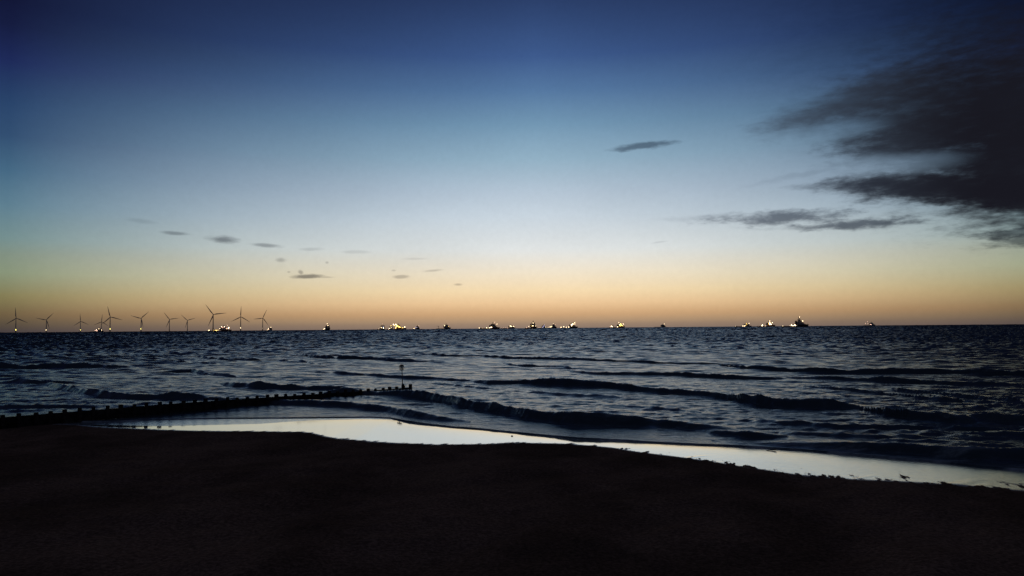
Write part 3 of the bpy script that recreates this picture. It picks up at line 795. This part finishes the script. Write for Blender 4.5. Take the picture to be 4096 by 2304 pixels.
ship(1570, 1626, 1292, 3700, 10, 3, [(1574, 1298, 2.3, 'w'), (1583, 1298, 2.4, 'w'), (1587, 1303, 3.0, 'y'), (1586, 1308, 3.4, 'w'), (1597, 1308, 2.6, 'y'), (1578, 1302, 1.6, 'y'), (1592, 1306, 1.8, 'y'),
     (1611, 1311, 1.3, 'y'), (1619, 1308, 2.1, 'w'), (1602, 1310, 1.0, 'y'), (1583, 1312, 1.6, 'y')],
     'brightest ship of all, ablaze with yellow floodlights left of centre', fx=.3, tiers=3)
ship(1651, 1680, 1300, 4800, -30, 0, [(1655, 1314, 1.4, 'w'), (1658, 1313, .9, 'w'), (1665, 1309, .8, 'b'), (1670, 1310, .6, 'b'), (1675, 1303, .8, 'p')],
     'small dark ship with one low white stern lamp, right of brightest ship', tiers=3)
ship(1745, 1804, 1292, 3800, 10, 2, [(1778, 1302, 1.3, 'w'), (1794, 1306, .6, 'y')],
     'dark ship with a crane on its low stern and one lamp', tiers=3, crane=.16)
ship(1912, 2000, 1288, 2950, 6, 1, [(1917, 1312, 1.1, 'w'), (1931, 1313, .4, 'y'), (1947, 1311, 1.2, 'w'), (1958, 1311, 1.3, 'w'), (1964, 1311, 1.5, 'w'), (1961, 1310, 1.0, 'w'), (1967, 1309, 1.0, 'w'), (1978, 1289, .7, 'p'), (1987, 1296, .9, 'w')],
     'long ship with lamps strung along its low stern and a dark peaked house', tiers=4, cargo=1)
ship(2004, 2062, 1297, 4200, 8, 3, [(2008, 1312, .6, 'p'), (2015, 1312, .6, 'p'), (2022, 1311, .6, 'p'), (2029, 1311, .7, 'p'), (2036, 1311, .7, 'p'), (2040, 1304, 1.9, 'w'), (2044, 1305, 2.1, 'w'), (2052, 1305, 1.3, 'w'), (2056, 1306, 1.3, 'w')],
     'low ship with a pink lit stern deck, left of the tall peaked ship', tiers=2)
ship(2100, 2150, 1281, 3050, -38, 1, [(2135, 1292, 1.2, 'w'), (2134, 1303, 1.5, 'w'), (2115, 1306, 1.1, 'w'), (2144, 1304, .9, 'w'), (2106, 1310, .7, 'p'), (2128, 1304, .6, 'y')],
     'tall peaked dark ship nearest the middle of the horizon', tiers=5)
ship(2150, 2186, 1297, 4600, 12, 0, [(2153, 1310, .6, 'p'), (2160, 1310, .6, 'p'), (2175, 1303, 1.1, 'b'), (2179, 1300, .7, 'b'), (2182, 1309, 1.2, 'w'), (2170, 1309, .9, 'b'), (2173, 1306, .8, 'b')],
     'small ship with bluish white lamps, right of the tall peaked ship at centre', tiers=2)
ship(2188, 2228, 1293, 4300, 20, 2, [(2193, 1309, .9, 'w'), (2200, 1308, 1.7, 'w'), (2204, 1307, 1.7, 'w'), (2207, 1305, 1.1, 'w'), (2213, 1294, .8, 'w'), (2220, 1299, .8, 'p')],
     'pointed dark ship with a bright patch astern, right of the bluish lamps', tiers=3)
ship(2240, 2312, 1288, 3500, 6, 2, [(2244, 1309, 1.5, 'w'), (2255, 1307, 1.5, 'w'), (2265, 1309, 1.5, 'w'), (2275, 1308, 1.5, 'w'), (2286, 1299, 2.6, 'w'), (2291, 1296, 2.2, 'w'), (2286, 1303, 1.6, 'w'), (2299, 1290, 1.2, 'w'), (2299, 1296, 1.4, 'w')],
     'ship with four evenly spaced stern lamps and a large white glare on its house', tiers=4)
ship(2435, 2500, 1288, 3700, 8, 3, [(2441, 1308, 1.0, 'p'), (2446, 1305, 2.0, 'w'), (2449, 1307, 1.4, 'w'), (2470, 1307, 1.9, 'w'), (2476, 1291, 1.2, 'w'), (2482, 1296, 2.4, 'y'), (2485, 1301, 2.0, 'y'), (2480, 1303, 1.6, 'y'),
     (2490, 1303, 1.2, 'y'), (2493, 1296, 1.5, 'w'), (2478, 1299, 1.8, 'w')],
     'ship blazing yellow at the bow with a crane post amidships, right of centre', tiers=4, crane=.27)
ship(2617, 2663, 1294, 4600, 8, 2, [(2657, 1296, 1.3, 'w')],
     'dark low ship showing a single masthead lamp, alone right of centre', tiers=2, fx=.62)
ship(2940, 3006, 1291, 4000, 6, 1, [(2942, 1305, .7, 'w'), (2972, 1304, 1.6, 'w'), (2977, 1304, 1.7, 'w'), (2981, 1301, 1.0, 'w'), (2987, 1294, 1.1, 'y'), (2996, 1293, 1.3, 'w'), (2986, 1299, .8, 'y')],
     'long low ship with two lamps above its house, left of dazzling floodlights', tiers=2, cargo=1)
ship(3030, 3100, 1281, 3600, 8, 3, [(3049, 1303, 2.4, 'w'), (3050, 1299, 1.5, 'w'), (3061, 1304, 1.4, 'w'), (3033, 1306, .7, 'p'), (3079, 1284, 1.4, 'w'), (3078, 1291, 2.4, 'w'), (3080, 1297, 2.5, 'w'), (3084, 1297, 1.8, 'w'), (3089, 1290, 1.3, 'w'), (3076, 1295, 1.6, 'y')],
     'ship with two dazzling warm floodlights, directly left of the biggest peaked ship', tiers=4)
ship(3128, 3232, 1266, 2560, 10, 2, [(3131, 1306, 1.3, 'w'), (3143, 1305, .6, 'p'), (3161, 1305, 1.3, 'w'), (3166, 1300, 1.4, 'w'), (3169, 1303, 1.1, 'w'), (3175, 1303, 1.3, 'w'), (3179, 1300, 1.4, 'w'), (3184, 1296, 1.2, 'w'), (3182, 1302, 1.3, 'w'), (3171, 1305, 1.0, 'w'), (3198, 1268, .8, 'w'), (3210, 1284, 1.2, 'w')],
     'biggest ship, a dark pyramid of decks with raked bow and lamps astern', tiers=6, mastx=.4)
ship(3455, 3500, 1286, 4300, 8, 0, [(3462, 1294, .7, 'p'), (3470, 1287, .7, 'p'), (3472, 1295, .8, 'p'), (3481, 1298, .9, 'p'), (3484, 1299, .9, 'p'), (3461, 1298, .4, 'p')],
     'dim dark ship with a few weak pinkish lamps, furthest right', tiers=2)
